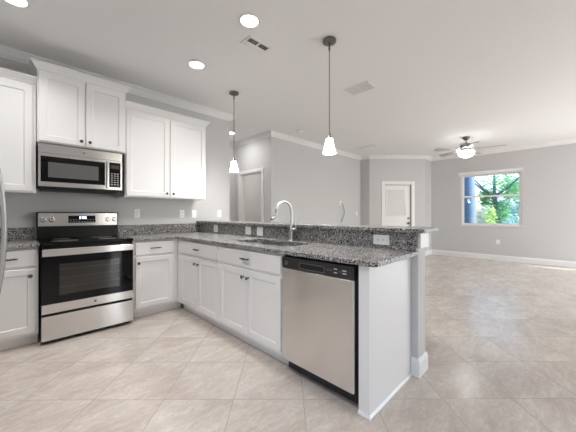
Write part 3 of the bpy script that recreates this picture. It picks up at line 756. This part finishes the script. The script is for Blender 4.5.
MB().lathe([(.114, -.300), (.140, -.306), (.153, -.325), (.150, -.350), (.134, -.385), (.102, -.415), (.055, -.435), (.01, -.440), (0, -.440)], 40).build('glass_bowl', M_bowl, fn, True)
MB().lathe([(0, -.439), (.012, -.440), (.010, -.452), (0, -.458)], 16).build('finial', M_nickel, fn, True)
pc = MB()
pc.tube([(.0, 0, -.455), (.002, 0, -.60), (0, 0, -.66)], .0022, 6)
pc.lathe([(0, -.70), (.008, -.695), (.009, -.675), (.004, -.66), (0, -.658)], 12)
pc.build('pull_chain', M_nickel, fn, True)

# roller blind head box over the window
rb = thing('roller_blind', 'rolled up white blind along the top of the living room window', 'window blind', (XE - .004, WY0 - .02, WZ1 - .035), PI / 2)
bw = WY1 - WY0 + .075
MB().box(0, bw, .0, .065, .03, .098, .004).build('head_rail', M_trim, rb)
MB().box(.02, bw - .02, .015, .055, .0, .029, .003).build('stacked_slats', M_blind, rb)
MB().tube([(bw - .05, .06, .03), (bw - .05, .065, -.3), (bw - .05, .06, -.55)], .003, 6).build('cord', M_plastic, rb)

# ------------------------------------------------------------------ outdoors beyond the window
M_grass = mat('lawn_grass', (.05, .10, .03), .9)
struct(MB().box(9.2, 40, -25, 20, -.35, -.25).build('ground', M_grass))
def leafmat(name, c):
    m = mat(name, c, .5); t = NT(m); o = t.n('ObjectInfo'); tr = t.n('BsdfTranslucent'); tr.inputs[0].default_value = (*c, 1); mx = t.n('MixShader'); mx.inputs[0].default_value = .45
    out = t.t.nodes['Material Output']; t.l(t.b.outputs[0], mx.inputs[1]); t.l(tr.outputs[0], mx.inputs[2]); t.l(mx.outputs[0], out.inputs[0]); return m
M_leaf = [leafmat('leaf_green', (.20, .50, .24)), leafmat('leaf_light_green', (.50, .68, .26)), leafmat('leaf_blue_green', (.22, .50, .46)), leafmat('leaf_pale_blue_green', (.45, .66, .68))]
M_bark = mat('grey_blue_bark', (.09, .155, .25), .8)
def leaves(parent, blobs, n, size, m, name='foliage'):
    b = bmesh.new()
    for (cx, cy, cz, rx, ry, rz) in blobs:
        for _ in range(n):
            v = Vector((random.gauss(0, 1), random.gauss(0, 1), random.gauss(0, 1))).normalized() * random.random() ** .4
            p = Vector((cx + v.x * rx, cy + v.y * ry, cz + v.z * rz))
            M = Matrix.Translation(p) @ Matrix.Rotation(random.uniform(0, 6.28), 4, 'Z') @ Matrix.Rotation(random.uniform(0, 3.14), 4, 'X')
            s = size * random.uniform(.6, 1.3)
            vs = [b.verts.new(M @ Vector(q)) for q in ((-s, 0, 0), (0, -s * .45, .02), (s, 0, 0), (0, s * .45, .02))]
            b.faces.new(vs)
    me = bpy.data.meshes.new(name); b.to_mesh(me); b.free(); me.materials.append(m)
    o = bpy.data.objects.new(name, me); COL.objects.link(o); o.parent = parent; return o
def tree(label, x, y, trunk, blobs, n, size, m):
    t = thing('tree', label, 'tree', (x, y, -.25), 0, 'trees outside the window')
    MB().tube([p[:3] for p in trunk], [p[3] for p in trunk], 10).build('trunk', M_bark, t, True)
    br = MB()
    for k in range(4):
        p = Vector(trunk[-2][:3]); d = Vector((random.uniform(-1, 1), random.uniform(-1, 1), random.uniform(.5, 1)))
        br.tube([p, p + d * .5, p + d * 1.1 + Vector((0, 0, .2))], [.06, .04, .02], 7)
    br.build('branches', M_bark, t, True)
    leaves(t, blobs, n, size, m)
tree('thick straight blue-grey trunk at the left of the window', 12.2, -1.50, [(0, 0, 0, .24), (.02, .0, 1.5, .22), (0, .03, 3.0, .20), (0, .05, 4.5, .15), (0, .1, 5.6, .08)], [(0, .1, 5.6, 1.6, 1.2, 1.3), (.35, .38, 1.6, .2, .16, 1.2)], 200, .05, M_leaf[0])
tree('dark leaning trunk low in the middle of the window', 14.5, -2.05, [(0, -.15, 0, .15), (.0, -.10, .8, .13), (0, .0, 1.5, .10), (0, .10, 2.2, .07), (0, .1, 3.1, .04)], [(0, -.1, 2.75, .6, .8, .7), (0, .35, 2.15, .4, .35, .4), (0, -.6, 2.35, .5, .55, .5), (0, -.1, 1.5, .4, .4, .5)], 620, .06, M_leaf[0])
tree('blue green tree at the right of the window', 17.0, -3.15, [(0, 0, 0, .12), (0, .1, 1.0, .10), (.1, .1, 2.0, .07), (.1, .1, 2.6, .04)], [(0, .55, 1.0, .9, .8, .9), (0, -.4, 1.3, .9, .8, 1.1), (0, .1, 2.7, 1.0, 1.2, .9)], 900, .075, M_leaf[2])
tree('pale distant tree behind the others through the window', 24.0, -2.2, [(0, 0, 0, .2), (0, 0, 1.5, .17), (0, .1, 3.0, .1), (0, .1, 4.2, .05)], [(0, 0, 2.0, 1.0, 2.4, 1.6), (0, -1.6, 1.4, 1.0, 2.0, 1.6), (0, 1.3, 1.3, 1.0, 1.4, 1.3)], 900, .13, M_leaf[3])
def shrub(label, x, y, blobs, n, size, m):
    t = thing('shrub', label, 'shrub', (x, y, -.25), 0, 'shrubs outside the window')
    st = MB()
    for k in range(5): st.tube([(0, 0, 0), (random.uniform(-.3, .3), random.uniform(-.4, .4), random.uniform(.6, 1.0))], [.03, .012], 6)
    st.build('stems', M_bark, t, True); leaves(t, blobs, n, size, m)
shrub('light green shrub right of the thick straight trunk outside', 12.9, -2.02, [(0, 0, 1.05, .28, .28, .75)], 500, .05, M_leaf[1])
shrub('yellow green shrub at the far left of the window', 16.0, -.45, [(0, 0, 1.3, .6, .6, 1.2)], 500, .10, M_leaf[1])
shrub('pale blue green shrub at the bottom right of the window', 13.4, -2.75, [(0, 0, .85, .35, .5, .6)], 600, .055, M_leaf[3])
